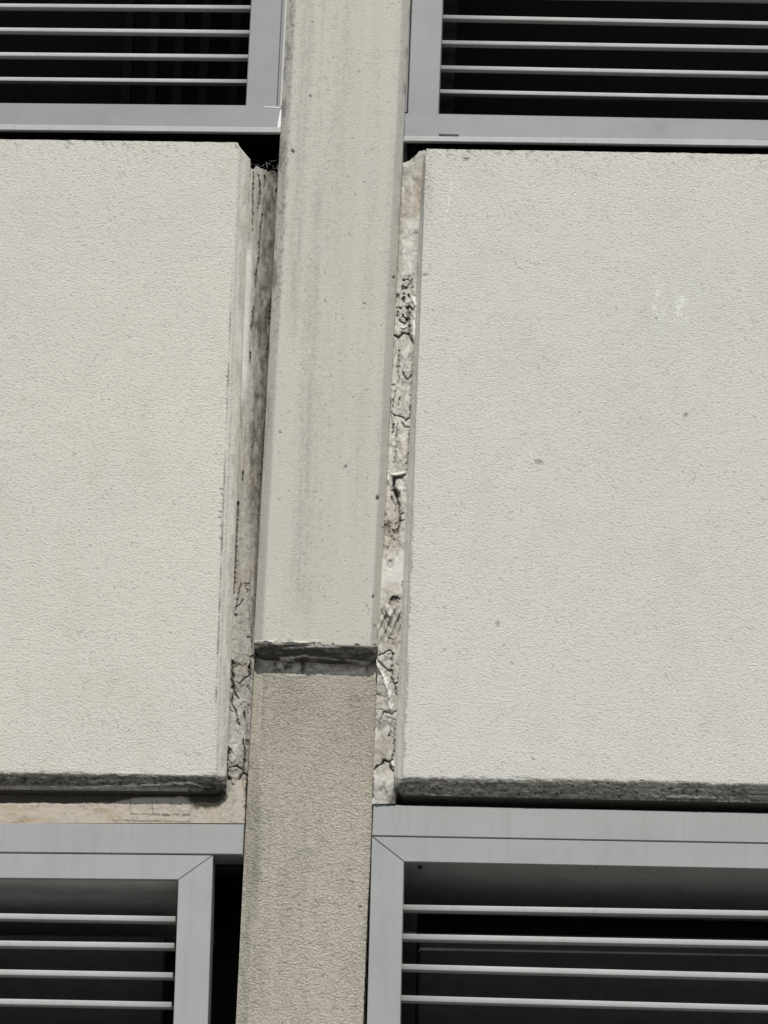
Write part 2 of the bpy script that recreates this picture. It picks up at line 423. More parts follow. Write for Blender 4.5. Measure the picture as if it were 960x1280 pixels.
def right_panel(s):
    panel_face(s, 70); X, Y = s.X, s.Y
    edge_speckle(s, 187, 1.1)
    under_grime(s, 0.80, 14)
    s.line([(560, 1001), (700, 1003), (960, 1011)], 1.0, -0.001, dirt=1.0, jit=0.4)
    s.line([(815, 995), (905, 997)], 0.9, 0.001, pale=0.5); s.line([(560, 977), (700, 977)], 0.8, 0.001, pale=0.3)
    s.line([(565, 227), (562, 250), (556, 276)], 0.9, pale=0.6, jit=0.4)                       # scratch
    s.line([(855, 521), (859, 516)], 1.1, -0.001, dirt=0.95, jit=0.2)
    s.blob(673, 577, 5, 3, dirt=0.5, ns=3); s.line([(668, 575), (679, 578)], 0.9, dirt=0.6)
    s.line([(674, 573), (676, 582)], 0.8, dirt=0.4)
    s.blob(622, 779, 3.2, 4.5, dirt=0.45, ns=3); s.blob(583, 198, 5, 2.2, dirt=0.85, ns=3); s.blob(666, 949, 2, 1.6, dirt=0.8)
    s.blob(640, 828, 2.2, 1.4, dirt=0.6); s.blob(556, 811, 1.5, 1.5, dirt=0.5); s.blob(771, 386, 1.2, 5, dirt=0.3)
    for cx, cy, rx, ry in ((822, 378, 11, 30), (851, 380, 12, 29)):                                # chalky scuffs
        D = np.hypot((X-cx)/rx, (Y-cy)/ry); n = fbm(X/2.2, Y/6.5, 4, 61)
        s.put((1-ss(0.2, 1.3, D))*ss(-0.05, 0.45, n), pale=0.55)
    s.put(ss(0.3, 0.95, s.AL+0.7*fbm(X/5, Y/20, 4, 76))*(s.AB <= 0), dirt=0.14, tan=0.12, h=0.0006)
    # dirty, drip-stained head of the left edge
    s.put(np.exp(-((X-534)/8)**2)*ss(330, 195, Y)*(0.5+0.5*vn(X/3, Y/9, 3)), dirt=0.35)
    s.put(ss(0.2, 0.6, s.AL)*(1-ss(0.75, 1, s.AL))*np.exp(-((Y-235)/35)**2), tan=0.5, dirt=0.25)
    s.line([(537, 200), (534, 222), (536, 240)], 0.8, dirt=0.5); s.line([(541, 188), (545, 194)], 0.9, dirt=0.7)
    s.blob(531, 343, 5, 2, -0.001, dirt=0.7, ns=3)
    xe = 533-(Y-185)*0.0359
    s.put(np.exp(-((X-xe)/0.9)**2)*ss(600, 660, Y)*ss(-0.1, 0.4, vn(Y/7, Y*0, 19)), -0.0005, dirt=0.45)
rx = dense(533, 1560, 533, 966, 2.2, 40)
RQ = [(533, 186), (1560, 203), (1535, 989), (505, 970)]
o = add_slab('wall_panel', RQ, (4.5, 12.5), 0, 0, (24, 27), 0.018, unit(rx), unit(ly), M_PANEL2, right_panel, 0.40, drop=15, nch=15, lift=9)
tag(o, 'pale stucco wall panel right of the pilaster, with two chalky scuffs and straight dark bottom', 'wall panel', 'stucco wall panels between the windows')

# ------------------------------------------------------------------ pilaster and the set-back column under it
def pil_face(s):
    X, Y = s.X, s.Y
    xr = X+(Y-400)*0.05                                            # follows the lean of the shaft
    s.h += 0.0008*fbm(X/70, Y/160, 3, 90)
    st = fbm(xr/7, Y/420, 4, 91); st2 = fbm(xr/16, Y/700, 3, 95)
    s.put(ss(0.10, 0.6, st), dirt=0.08); s.put(ss(0.0, 0.6, st2), tan=0.13)
    for x0, wd, a, y0, y1 in ((390, 11, 0.24, 220, 780), (366, 9, 0.26, -80, 440), (408, 22, 0.10, 0, 800), (480, 6, 0.10, 0, 600), (456, 10, 0.09, 0, 700), (404, 7, 0.07, 380, 820)):
        s.put(np.exp(-((xr-x0)/wd)**2)*ss(y0-80, y0+80, Y)*(1-ss(y1-60, y1+20, Y))*(0.6+0.4*vn(xr/3, Y/50, 3)), dirt=a)
    side = np.maximum(s.AL, s.AR)
    s.grain = 1-0.5*ss(0.1, 0.5, side)
    g_ = fbm(X/6, Y/22, 4, 97)
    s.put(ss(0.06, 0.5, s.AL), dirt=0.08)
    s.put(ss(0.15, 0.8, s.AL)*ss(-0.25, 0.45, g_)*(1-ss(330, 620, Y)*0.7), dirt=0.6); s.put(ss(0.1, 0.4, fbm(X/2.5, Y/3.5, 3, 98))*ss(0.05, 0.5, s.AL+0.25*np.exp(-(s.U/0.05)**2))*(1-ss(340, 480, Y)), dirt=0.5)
    s.put(ss(0.1, 0.5, s.AR), dirt=0.05)
    s.put(ss(0.35, 0.95, s.AR)*ss(-0.1, 0.45, g_)*(1-ss(100, 420, Y)*0.8), dirt=0.5)
    # pin holes
    n = fbm(X/2.4, Y/2.4, 2, 99); s.put(ss(0.50, 0.6, n)*(side < 0.1), -0.0006, dirt=0.5)
    for x, y, r in ((366, 189, 2.6), (407, 376, 2), (455, 379, 1.6), (390, 27, 1.4), (448, 90, 1.3), (361, 613, 1.3), (432, 583, 2), (492, 347, 2.4), (478, 660, 1.6),
                    (472, 622, 3.2), (477, 407, 1.5), (466, 746, 1.6), (388, 120, 1.3), (420, 690, 1.3), (350, 540, 1.4), (441, 497, 1.2)):
        s.blob(x, y, r, r, -0.0015, dirt=0.95, ns=4, warp=0.9)
    s.line([(466, 780), (471, 783)], 1.1, dirt=0.9)
    s.line([(428, 585), (436, 583)], 1.0, dirt=0.5)
    # black algae on the underside, chipped lip over it
    m_ = ss(0.03, 0.2, s.AB)
    s.put(m_, dirt=0.93, grain=0.6); s.dirt *= 1-m_*0.25*ss(0.0, 0.5, fbm(X/10, Y/4, 4, 171))
    s.line([(332, 803), (352, 801), (368, 804), (400, 802)], 1.2, 0.003, pale=0.35)
    s.line([(348, 800), (356, 803), (362, 800)], 1.0, -0.001, dirt=0.9)
    s.line([(352, 811), (372, 810), (395, 808)], 0.9, 0.001, pale=0.35); s.line([(385, 809), (425, 808)], 0.8, 0.001, pale=0.55)
    s.line([(348, 823), (362, 822), (385, 820)], 0.8, pale=0.6); s.line([(380, 821), (410, 823), (440, 826), (462, 828)], 0.7, pale=0.35)
    s.h += m_*0.003*fbm(X/18, Y/7, 3, 77)
    s.line([(471, 800), (474, 780), (477, 760)], 1.2, -0.001, dirt=0.6)
pu = np.linspace(0, 1, 92); py_ = dense(-560, 803, -8, 803, 1.7, 60)
PQ = [(401, -560), (528, -560), (461.5, 806), (330, 802)]
o = add_slab('pilaster', PQ, (13, 12.5), (13, 11), 0, (19, 22), 0.019, pu, unit(py_), M_PIL, pil_face, 0.40, nch=15, lift=9, soft=0.3)
tag(o, 'upper pilaster shaft standing proud between the two wall panels, streaked beige with a blackened foot', 'pilaster')

def col_face(s):
    X, Y = s.X, s.Y
    xr = X+(Y-1000)*0.045
    s.h += 0.0008*fbm(X/50, Y/80, 3, 120)+0.0006*fbm(X/6, Y/4, 3, 121)*(s.A < 0.1)
    s.put(ss(0.0, 0.5, fbm(xr/14, Y/260, 4, 122)), dirt=0.08)
    s.put(np.exp(-((xr-(345-12))/11)**2)*ss(-0.3, 0.4, fbm(X/7, Y/60, 3, 124)), dirt=0.22)
    s.put(np.exp(-((xr-318)/6)**2)*ss(900, 1020, Y)*ss(-0.3, 0.3, fbm(X/5, Y/30, 3, 126)), dirt=0.34)
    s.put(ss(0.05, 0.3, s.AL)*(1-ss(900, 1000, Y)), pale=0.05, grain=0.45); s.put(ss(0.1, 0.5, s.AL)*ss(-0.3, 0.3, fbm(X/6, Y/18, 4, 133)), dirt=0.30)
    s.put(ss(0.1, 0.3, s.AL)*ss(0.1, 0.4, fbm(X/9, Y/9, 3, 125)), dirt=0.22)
    s.put((1-ss(870, 1060, Y))*(0.75+0.5*fbm(X/30, Y/40, 3, 175)), dirt=0.25)
    s.put(ss(0.5, 1, s.U)*ss(-0.1, 0.5, fbm(X/6, Y/50, 4, 181)), dirt=0.14)
    s.put(np.exp(-((xr-322)/9)**2)*(0.55+0.9*fbm(X/8, Y/40, 4, 176)), dirt=0.44); s.put(ss(0.1, 0.5, fbm(X/22, Y/30, 4, 177)), dirt=0.12)
    # foot's cast shadow painted dark into the top strip, with pale mortar smears
    yt = 842+(X-340)*0.035
    top = 1-ss(yt-4, yt+1.5, Y)
    n = fbm(X/7, Y/10, 4, 128)
    s.put(top, dirt=0.08, grain=0.3); s.put(top*ss(0.0, 0.4, fbm(X/9, Y/3, 4, 172)), pale=0.4); s.put(top, tan=0.2)
    s.put(top*ss(-0.12, 0.25, n)*(1-ss(378, 392, X))*ss(325, 345, X), dirt=0.85)
    s.put(top*ss(0.1, 0.4, n), dirt=0.4)
    s.line([(345, 846), (390, 843), (430, 841), (466, 845)], 1.2, 0.001, pale=0.3, jit=0.6)
    s.line([(459, 824), (459, 842)], 1.0, -0.001, dirt=0.85)
    for x, y, r in ((450, 1133, 2.5), (441, 1103, 1.6), (330, 1062, 1.6), (360, 905, 1.3)):
        s.blob(x, y, r, r*0.8, -0.002, dirt=0.9, ns=3)
    # dark weathered right arris
    xe = 472-(Y-845)*0.0414
    s.put(np.exp(-((X-xe)/1.6)**2)*(0.6+0.4*vn(Y/5, X*0, 6)), -0.001, dirt=0.55)
cu = np.linspace(0, 1, 84); cv = dense(812, 1800, 812, 1290, 1.7, 60)
CQ = [(335, 812), (473.2, 812), (432.3, 1800), (283, 1800)]
o = add_slab('pilaster', CQ, (17, 14), 0, 0, 0, 0.008, cu, unit(cv), M_COLUMN, col_face, 0.40, Y0=0.0345, soft=0.3)
tag(o, 'lower pilaster shaft set back under the blackened foot, coarse tan grain, between the lower windows', 'pilaster')

# ------------------------------------------------------------------ joints
def strip(name, xl, xr, y0, y1, Y0, fn, mat, step=0.75, back=0.39, top=None):
    ys = np.arange(y0, y1+0.01, step); n = int(max(xr(y)-xl(y) for y in (y0, y1))/step)
    us = np.linspace(0, 1, n)
    U, Yp = np.meshgrid(us, ys)
    X = xl(Yp)+(xr(Yp)-xl(Yp))*U
    if top is not None: Yp = Yp+top(X)*np.clip(1-(Yp-y0)/30, 0, 1)
    s = Surf(X, Yp); s.U = U; fn(s)
    W = P(X, Yp, Y0-s.h); nr, nc = X.shape
    i = np.arange(nr*nc).reshape(nr, nc)
    q = np.stack([i[:-1, :-1], i[1:, :-1], i[1:, 1:], i[:-1, 1:]], -1).reshape(-1, 4).tolist(); ns = len(q)
    loop = np.concatenate([i[0, :-1], i[:-1, -1], i[-1, :0:-1], i[:0:-1, 0]])
    W = W.reshape(-1, 3); nb = len(loop); b = nr*nc
    wear = np.stack([s.dirt, s.tan, s.pale, s.grain], -1).clip(0, 1).reshape(-1, 4)
    f1 = W[loop]; f2 = f1.copy(); f2[:, 1] = back
    W = np.concatenate([W, f1, f2]); wear = np.concatenate([wear, wear[loop], wear[loop]])
    for k in range(nb):
        j = (k+1) % nb; q.append([b+k, b+j, b+nb+j, b+nb+k])
    q.append([b+nb+k for k in range(nb)])
    return mesh(name, W, q, mat, None, [True]*ns+[False]*(nb+1), wear)

def crackle(s, m_, sx, sy, seed, wd=0.06, h=-0.002, dirt=0.8):
    X = s.X+3*fbm(s.X/8, s.Y/8, 3, seed); Y = s.Y+5*fbm(s.X/8, s.Y/8, 3, seed+3)
    f1, f2 = worley(X/sx, Y/sy, seed)
    c = (1-ss(0, wd, f2-f1))*m_*ss(-0.25, 0.15, fbm(s.X/9, s.Y/9, 3, seed+9))
    s.put(c, h, dirt)
    s.h += 0.0012*m_*(_h(np.floor(f1*0)+np.round(X/sx), np.round(Y/sy), seed)-0.5)

def left_joint(s):
    X, Y = s.X, s.Y
    xl = 311-(Y-195)*0.0354; xr = 351-(Y-180)*0.0548
    t = (X-xl)/(xr-xl)
    s.h -= 0.0088*ss(930, 985, Y)
    s.h += -0.004*np.exp(-((t-0.75)/0.3)**2)+0.0012*fbm(X/9, Y/60, 4, 200)+0.0007*fbm(X/3, Y/12, 4, 203)
    up = 1-ss(480, 560, Y)
    n = fbm(X/5, Y/45, 4, 205); n2 = fbm(X/4, Y/9, 4, 208)
    dk = ss(0.12, 0.85, t+0.34*n+0.12*n2)*(0.92+0.3*n2)
    fib = fbm(X/2.0, Y/34, 4, 260)
    s.h += 0.0012*fib*(1-ss(560, 700, Y))
    s.put(ss(0.02, 0.45, -fib)*(1-ss(600, 760, Y)), dirt=0.45)
    s.put(dk*(1-ss(560, 780, Y)*0.75), dirt=0.92); s.put(ss(0.25, 0.6, t)*(1-ss(300, 360, Y))*(0.8+0.4*fib), dirt=0.66)
    s.put(ss(0.05, 0.2, t)*(1-ss(820, 860, Y))*(0.7+0.5*n2), dirt=0.26)
    s.put(ss(0.72, 0.95, t+0.12*n)*(1-ss(760, 830, Y)), dirt=0.80)
    s.put(ss(0.45, 0.75, t)*ss(-0.2, 0.4, fbm(X/4, Y/16, 4, 290))*(1-ss(800, 830, Y)), dirt=0.6)
    s.put(ss(-0.05, 0.45, n)*(1-ss(800, 850, Y)), dirt=0.34)
    s.put((1-ss(0.15, 0.3, t))*(1-ss(470, 520, Y))*ss(290, 320, Y), pale=0.35)
    s.put(ss(520, 600, Y)*(1-ss(820, 860, Y))*ss(-0.2, 0.4, fbm(X/12, Y/40, 3, 210)), tan=0.45)
    s.put(ss(860, 880, Y)*(1-ss(950, 960, Y))*np.exp(-((t-0.35)/0.25)**2), pale=0.2)
    s.put(ss(440, 520, Y)*(1-ss(975, 990, Y))*ss(-0.25, 0.4, fbm(X/7, Y/26, 4, 292)), dirt=0.36)
    s.put(ss(0.55, 0.95, t)*ss(480, 560, Y)*(1-ss(960, 980, Y))*(0.5+0.6*fbm(X/4, Y/14, 4, 294)), dirt=0.62)
    # long slits at the head
    for p, wd in (([(323, 219), (325, 235), (324.5, 250), (322, 262)], 1.3), ([(331, 219), (330.5, 235)], 0.9), ([(328, 268), (325, 290), (323.5, 318)], 1.1),
                  ([(324, 318), (322, 330), (320, 345)], 0.8), ([(346.5, 236), (345, 242)], 1.2), ([(317, 215), (316, 250), (315.5, 290)], 0.8), ([(317, 384), (315.5, 400), (314, 414)], 1.2),
                  ([(313, 440), (312, 455)], 1.1), ([(339, 375), (336, 410)], 0.9), ([(335, 430), (333, 450)], 1.0), ([(320, 340), (319, 360)], 0.8), ([(304, 588), (302.5, 602)], 0.9),
                  ([(333, 500), (329, 560), (324, 620), (322, 660)], 0.7), ([(301, 400), (298, 520), (293, 620)], 0.6)):
        s.line(p, wd, -0.006, dirt=0.95, jit=0.5)
    # the open slot
    s.line([(298, 628), (295.5, 650), (294, 680), (292.5, 715), (291.5, 742)], 2.3, -0.008, dirt=0.62, jit=0.4)
    s.line([(293, 655), (291.5, 700), (291.5, 742)], 0.8, -0.006, dirt=0.9, jit=0.3)
    s.line([(291, 640), (289.5, 690), (289, 745)], 0.9, 0.003, pale=0.4, jit=0.3)
    # broken patch and flakes
    s.line([(302, 728), (298, 745), (294.5, 763)], 1.0, -0.004, dirt=0.9); s.line([(295, 760), (302, 752), (304, 749)], 0.9, -0.003, dirt=0.85)
    s.blob(309, 731, 5, 3.5, -0.002, dirt=0.55); s.line([(306, 733), (311, 738), (309, 741)], 0.9, -0.003, dirt=0.9)
    s.blob(294.5, 769, 2, 1.6, -0.002, dirt=0.9); s.line([(309, 752), (313, 748)], 0.9, dirt=0.7); s.line([(311, 720), (315, 720)], 0.8, dirt=0.7)
    s.line([(315, 780), (314, 800), (316, 820)], 1.1, -0.003, dirt=0.85); s.blob(311, 797, 4, 2.2, -0.002, dirt=0.75); s.line([(303, 819), (314, 818)], 0.9, dirt=0.8)
    low = ss(818, 830, Y)
    s.put(low*ss(-0.3, 0.4, fbm(X/6, Y/10, 4, 280))*(1-ss(985, 1000, Y)), dirt=0.38)
    s.put(ss(-0.05, 0.4, fbm(X/3, Y/5, 4, 283))*ss(560, 640, Y)*(1-ss(975, 990, Y)), dirt=0.30, h=-0.0008)
    crackle(s, low*(1-ss(905, 925, Y)), 11, 17, 220, 0.075, -0.003, 0.75)
    s.h += low*0.0028*fbm(X/8, Y/12, 4, 223)
    s.put(low*ss(-0.1, 0.5, fbm(X/9, Y/14, 3, 226))*(1-ss(905, 935, Y)), dirt=0.32)
    for p, wd in (([(291, 826), (290, 850), (293, 866), (298, 873)], 1.9), ([(298, 855), (306, 848), (313, 843), (312, 834)], 1.1), ([(291, 866), (289, 880), (295, 888), (297, 903), (300, 908)], 1.4),
                  ([(286, 935), (284, 950), (284, 968), (290, 980), (294, 983)], 1.5), ([(286, 960), (296, 958), (303, 963), (304, 967)], 1.0), ([(294, 983), (299, 975), (304, 967), (309, 967)], 1.5),
                  ([(304, 925), (306, 945), (305, 963)], 1.2), ([(313, 826), (311, 838), (313, 848)], 1.4), ([(305, 888), (305, 900)], 0.9), ([(309, 968), (307.5, 990), (307, 1030)], 1.2)):
        s.line(p, wd, -0.006, dirt=0.97, jit=1.2)
    for x, y, a, b in ((294, 831, 5, 6), (287, 940, 3, 5), (309, 928, 3, 5), (287, 975, 4, 4), (316, 822, 5, 3)):
        s.blob(x, y, a, b, -0.003, dirt=0.8, ns=4)
    s.put(ss(985, 1000, Y), tan=0.3, dirt=-0.5)
    s.blob(272, 995, 12, 12, -0.001, dirt=1.0, warp=0.3, soft=0.25)
o = strip('mortar_joint', lambda y: 311-(y-195)*0.0354-6, lambda y: np.where(y < 820, 351-(y-180)*0.0548+2, 351-640*.0548+2-(y-820)*0.06), 207, 1029.5, 0.0225, left_joint, M_JOINT, top=lambda x: 2+5*ss(318, 345, x)+5*fbm(x/5, x*0, 4, 3))
tag(o, 'mortar joint left of the pilaster, sooty and slit at its top, cracked below', 'mortar joint', 'crumbling mortar joints beside the pilaster')
JL = o

def right_joint(s):
    X, Y = s.X, s.Y
    xl = 503-(Y-185)*0.0508; xr = np.interp(Y, [195, 240, 400, 500, 577, 690, 927, 1010], [530, 528.6, 522, 518.6, 510, 505.5, 498, 496])
    t = (X-xl)/(xr-xl)
    s.h -= 0.0075*ss(975, 1002, Y)
    s.h += 0.0012*fbm(X/8, Y/30, 4, 300)+0.0006*fbm(X/3, Y/6, 4, 303)
    s.put(ss(-0.1, 0.5, fbm(X/5, Y/24, 4, 305)), dirt=0.34); s.put(ss(0.1, 0.4, fbm(X/2.2, Y/9, 4, 307))*(1-ss(670, 700, Y)*(1-ss(735, 750, Y))), dirt=0.4)
    s.put((1-ss(0.25, 0.5, t))*ss(190, 230, Y)*(1-ss(320, 350, Y))*ss(-0.1, 0.4, fbm(X/3, Y/12, 4, 306)), dirt=0.4)
    s.put(np.exp(-((t-0.85)/0.25)**2)*np.exp(-((Y-240)/30)**2), tan=0.6, dirt=0.24)
    s.put(np.exp(-((t-0.55)/0.25)**2)*ss(255, 290, Y)*(1-ss(335, 355, Y)), pale=0.3, h=0.002)
    s.put(np.exp(-((X-xl)/1.5)**2)*ss(640, 700, Y), pale=0.35, h=0.001)
    s.put((1-ss(330, 380, Y))*ss(-0.4, 0.4, fbm(X/6, Y/28, 4, 371)), dirt=0.30, tan=0.22)
    s.put(ss(735, 760, Y)*(1-ss(955, 975, Y))*ss(-0.3, 0.4, fbm(X/7, Y/16, 4, 373)), dirt=0.28, tan=0.25)
    # open seam against the pilaster
    s.put(np.exp(-((X-xl)/1.3)**2)*(1-ss(680, 730, Y)), -0.004, dirt=0.5)
    # crumbled nest of holes
    rub = np.exp(-(((X-505)/11)**2+((Y-378)/34)**2))
    n = fbm(X/4, Y/5, 4, 310)
    s.put(ss(0.12, 0.4, n+0.35*rub-0.25)*ss(0.15, 0.5, rub), -0.005, dirt=0.85)
    s.h += 0.003*rub*fbm(X/6, Y/6, 4, 313)
    s.line([(516, 372), (521, 385), (519, 410), (518, 428)], 3.4, 0.005, pale=0.8, jit=0.4)
    s.line([(510, 384), (511, 400), (512, 418)], 2.6, -0.006, dirt=0.75)
    s.line([(492, 419), (498, 422), (504, 416), (511, 418), (516, 427), (518, 432)], 1.5, -0.007, dirt=1.0, jit=0.7)
    s.line([(500, 402), (506, 405), (511, 398)], 1.3, -0.005, dirt=0.95); s.line([(502, 410), (508, 409)], 1.2, 0.003, pale=0.6)
    s.line([(497, 388), (497, 395)], 1.3, -0.003, dirt=0.9); s.line([(515, 352), (510, 358), (517, 347)], 1.0, -0.003, dirt=0.8); s.line([(515, 355), (515, 370), (520, 370), (522, 355)], 0.8, -0.002, dirt=0.6)
    # plates
    for p, wd in (([(499, 438), (497.5, 455), (497, 466), (499, 472), (496.5, 480)], 1.1), ([(504, 466), (507, 473), (512, 474), (517, 466), (518, 445), (521, 420)], 1.0), ([(517, 446), (515, 470), (514, 500), (512, 525)], 0.7),
                  ([(489, 482), (494, 480)], 0.9), ([(500, 498), (498, 508)], 0.9), ([(489, 514), (493, 520), (503, 521), (508, 526), (512, 522), (514, 510)], 0.9), ([(502, 528), (506, 534), (513, 535), (516, 530)], 1.0),
                  ([(516, 465), (518, 490), (517, 525), (513, 545)], 0.7), ([(513, 535), (511.5, 560), (508.5, 592)], 1.2), ([(496, 530), (495, 560), (491, 580)], 0.6), ([(494, 488), (491, 512)], 0.6), ([(492, 530), (490, 545)], 0.9)):
        s.line(p, wd*1.15, -0.004, dirt=0.62, jit=1.3)
    s.blob(505, 448, 9, 22, 0.003, warp=0.3); s.blob(503, 500, 8, 18, 0.002, warp=0.3); s.blob(501, 565, 8, 26, 0.003, tan=0.15, warp=0.3)
    # the hole and dark run below it
    s.line([(490, 593), (496, 594), (505, 591)], 2.2, 0.005, pale=0.75, jit=0.4); s.line([(486, 585), (485.5, 605)], 1.2, 0.003, pale=0.6)
    s.line([(507, 594), (500, 596), (493, 597), (492, 606), (492, 613), (495, 619), (498, 628)], 2.0, -0.009, dirt=1.0, jit=1.0)
    s.blob(496, 617, 4, 7, -0.006, dirt=0.85, rot=-0.5, ns=4); s.blob(502, 612, 6, 9, 0.002, pale=0.25)
    s.line([(498, 628), (499, 640), (500, 652), (497, 668)], 2.0, -0.005, dirt=0.9, jit=1.4)
    for p in ([(500, 652), (506, 650)], [(490, 661), (494, 668)], [(497, 668), (497.5, 658)], [(500, 645), (505, 640)], [(489, 620), (493, 632)]):
        s.line(p, 1.0, -0.004, dirt=0.9)
    rub2 = ss(590, 650, Y)*(1-ss(675, 712, Y+8*fbm(X/6, Y/9, 3, 336)))*(1-ss(0.55, 0.85, t+0.15*fbm(X/6, Y/10, 3, 330)))
    s.h += rub2*0.003*fbm(X/7, Y/10, 4, 331); s.put(rub2, dirt=0.14, tan=0.4)
    s.put(rub2*ss(0.12, 0.3, fbm(X/5, Y/7, 4, 333)), -0.002, dirt=0.6)
    s.blob(487.5, 706, 4.2, 6, -0.002, dirt=0.72, warp=0.3, ns=4, soft=0.25); s.line([(482, 692), (484, 702)], 1.0, dirt=0.8)
    # smooth cream filler
    sm_ = ss(680, 715, Y+9*fbm(X/7, Y/9, 3, 337))*(1-ss(722, 748, Y)); s.put(sm_, pale=0.22, dirt=-0.75, grain=0.4)
    s.blob(488, 735, 12, 10, dirt=0.2, tan=0.3)
    # hole with folded lumps
    s.line([(488, 750), (491, 746.5), (496, 746.5), (499, 749)], 2.0, -0.009, dirt=1.0, jit=0.3)
    s.blob(492, 754, 6, 6, -0.006, dirt=0.35)
    wv = np.sin(((X-482)*0.75+(Y-760)*0.33)+1.5*fbm(X/9, Y/12, 3, 340))
    wm = ss(745, 775, Y)*(1-ss(785, 815, Y+10*fbm(X/8, X*0, 3, 344)))*(0.5+0.5*ss(-0.3, 0.3, fbm(X/7, Y/11, 3, 345)))
    s.h += wm*0.0035*wv; s.put(wm*ss(0.6, 1.0, -wv), dirt=0.34, tan=0.3)
    s.blob(486, 764, 5, 11, 0.006, pale=0.3, rot=-0.5, warp=0.3)
    for p in ([(478, 766), (482, 775), (488, 785)], [(490, 757), (493, 766), (495, 774)], [(480, 785), (484, 797), (492, 800)], [(500, 765), (497, 780), (492, 795)], [(502, 732), (504, 727), (503, 740)]):
        s.line(p, 1.2, -0.003, dirt=0.5)
    low = ss(805, 818, Y)*(1-ss(905, 915, Y))
    s.put(ss(-0.1, 0.45, fbm(X/5, Y/8, 4, 380))*ss(740, 760, Y)*(1-ss(955, 970, Y)), dirt=0.36)
    crackle(s, ss(340, 360, Y)*(1-ss(690, 700, Y))*0.8, 9, 16, 385, 0.06, -0.0012, 0.3)
    s.h += low*0.003*fbm(X/9, Y/12, 4, 350)
    crackle(s, low, 15, 22, 352, 0.06, -0.002, 0.35)
    s.h += 0.0034*fbm(X/8, Y/13, 3, 353)*(1-0.8*sm_)
    for p, wd in (([(469, 821), (476, 830), (484, 838), (492, 839)], 1.3), ([(474, 820), (482, 815), (487, 813), (491, 818), (491, 828)], 0.9), ([(492, 839), (489, 848), (493, 855), (499, 852), (499, 836)], 1.1), ([(489, 843), (491, 830)], 0.9),
                  ([(493, 856), (494, 866), (497, 872)], 1.0), ([(474, 905), (480, 890), (490, 893), (497, 889)], 0.9), ([(487, 912), (487, 922)], 1.0), ([(494, 911), (492, 921)], 1.2), ([(493, 925), (492, 945), (491, 951)], 1.4), ([(491, 941), (499, 937)], 0.9)):
        s.line(p, wd*1.1, -0.005, dirt=0.72, jit=1.4)
    s.line([(468, 825), (475, 838), (481, 848), (485, 865)], 2.6, 0.005, pale=0.55, jit=0.7); s.line([(486, 865), (487, 880), (489, 888)], 3, 0.003, pale=0.35)
    s.blob(478, 905, 8, 14, dirt=0.42); s.blob(481, 930, 9, 12, tan=0.4)
    # big crack and smooth grey heel
    s.line([(468, 963), (473, 957), (478, 954), (480, 950), (485, 952), (489, 951), (491, 949)], 1.5, -0.008, dirt=1.0, jit=0.9)
    s.line([(486, 953), (489, 961), (492, 964), (497, 963), (500, 967)], 1.4, -0.008, dirt=1.0, jit=0.9); s.line([(490.5, 951), (492, 958)], 2, 0.003, pale=0.7)
    s.line([(500, 967), (499, 977), (500, 982), (506, 989)], 1.3, -0.006, dirt=1.0, jit=0.6)
    heel = ss(960, 972, Y); s.put(heel, grain=0.25, dirt=-0.6); s.h += heel*0.004*np.exp(-((X-482)/14)**2-((Y-985)/18)**2)
    s.blob(478, 966, 6, 8, dirt=0.3); s.put(ss(484, 495, X+0.3*(Y-985)+5*fbm(X/6, Y/6, 3, 360))*ss(972, 990, Y), dirt=0.85)
    s.line([(466, 965), (465, 1000)], 1.1, -0.004, dirt=0.9)
o = strip('mortar_joint', lambda y: np.where(y < 842, 503-(np.minimum(y, 806)-185)*0.0508-3*ss(842, 800, y), 471.8-(y-842)*0.0414), lambda y: 533-(y-185)*0.0359-0.5-9*ss(975, 1000, y), 199, 1004.5, 0.0205, right_joint, M_SEALJ, top=lambda x: 5-15*ss(503, 526, x)**2+3*fbm(x/5, x*0, 4, 8))
tag(o, 'narrow mortar joint right of the pilaster, pale and broken with dark holes and loose flakes', 'mortar joint', 'crumbling mortar joints beside the pilaster')
JR = o

def rock(name, cx, cy, rx, ry, rz, Y, mat, parent, seed, rot=0, n1=9, n2=6):
    """small lump or flake lying on a joint"""
    V = []; Fc = []
    c_, s_ = math.cos(rot), math.sin(rot)
    for i in range(n2+1):
        th = math.pi*i/n2
        for j in range(n1):
            ph = 2*math.pi*j/n1
            q = 1+0.28*float(vn(np.array([math.cos(ph)*1.4+seed]), np.array([th*1.6+math.sin(ph)+seed*3]), seed)[0])
            a = rx*q*math.sin(th)*math.cos(ph); b = ry*q*math.cos(th)
            x = cx+a*c_-b*s_; y = cy+a*s_+b*c_
            V.append(P(x, y, Y-rz*math.sin(th)*math.sin(ph)*q))
    for i in range(n2):
        for j in range(n1):
            k = (j+1) % n1
            Fc.append([i*n1+j, i*n1+k, (i+1)*n1+k, (i+1)*n1+j])
    return mesh(name, np.array(V), Fc, mat, parent, True)
for k, a in enumerate(((519.5, 400, 4.2, 27, .006, .028, .06), (505, 411, 4.5, 2.4, .005, .027, -.3), (497, 412, 4, 7, .005, .028, .1), (503, 593, 6, 3, .006, .028, 0))):
    rock('mortar_chip', *a[:6], M_SEAL, JR, 11+k, a[6])

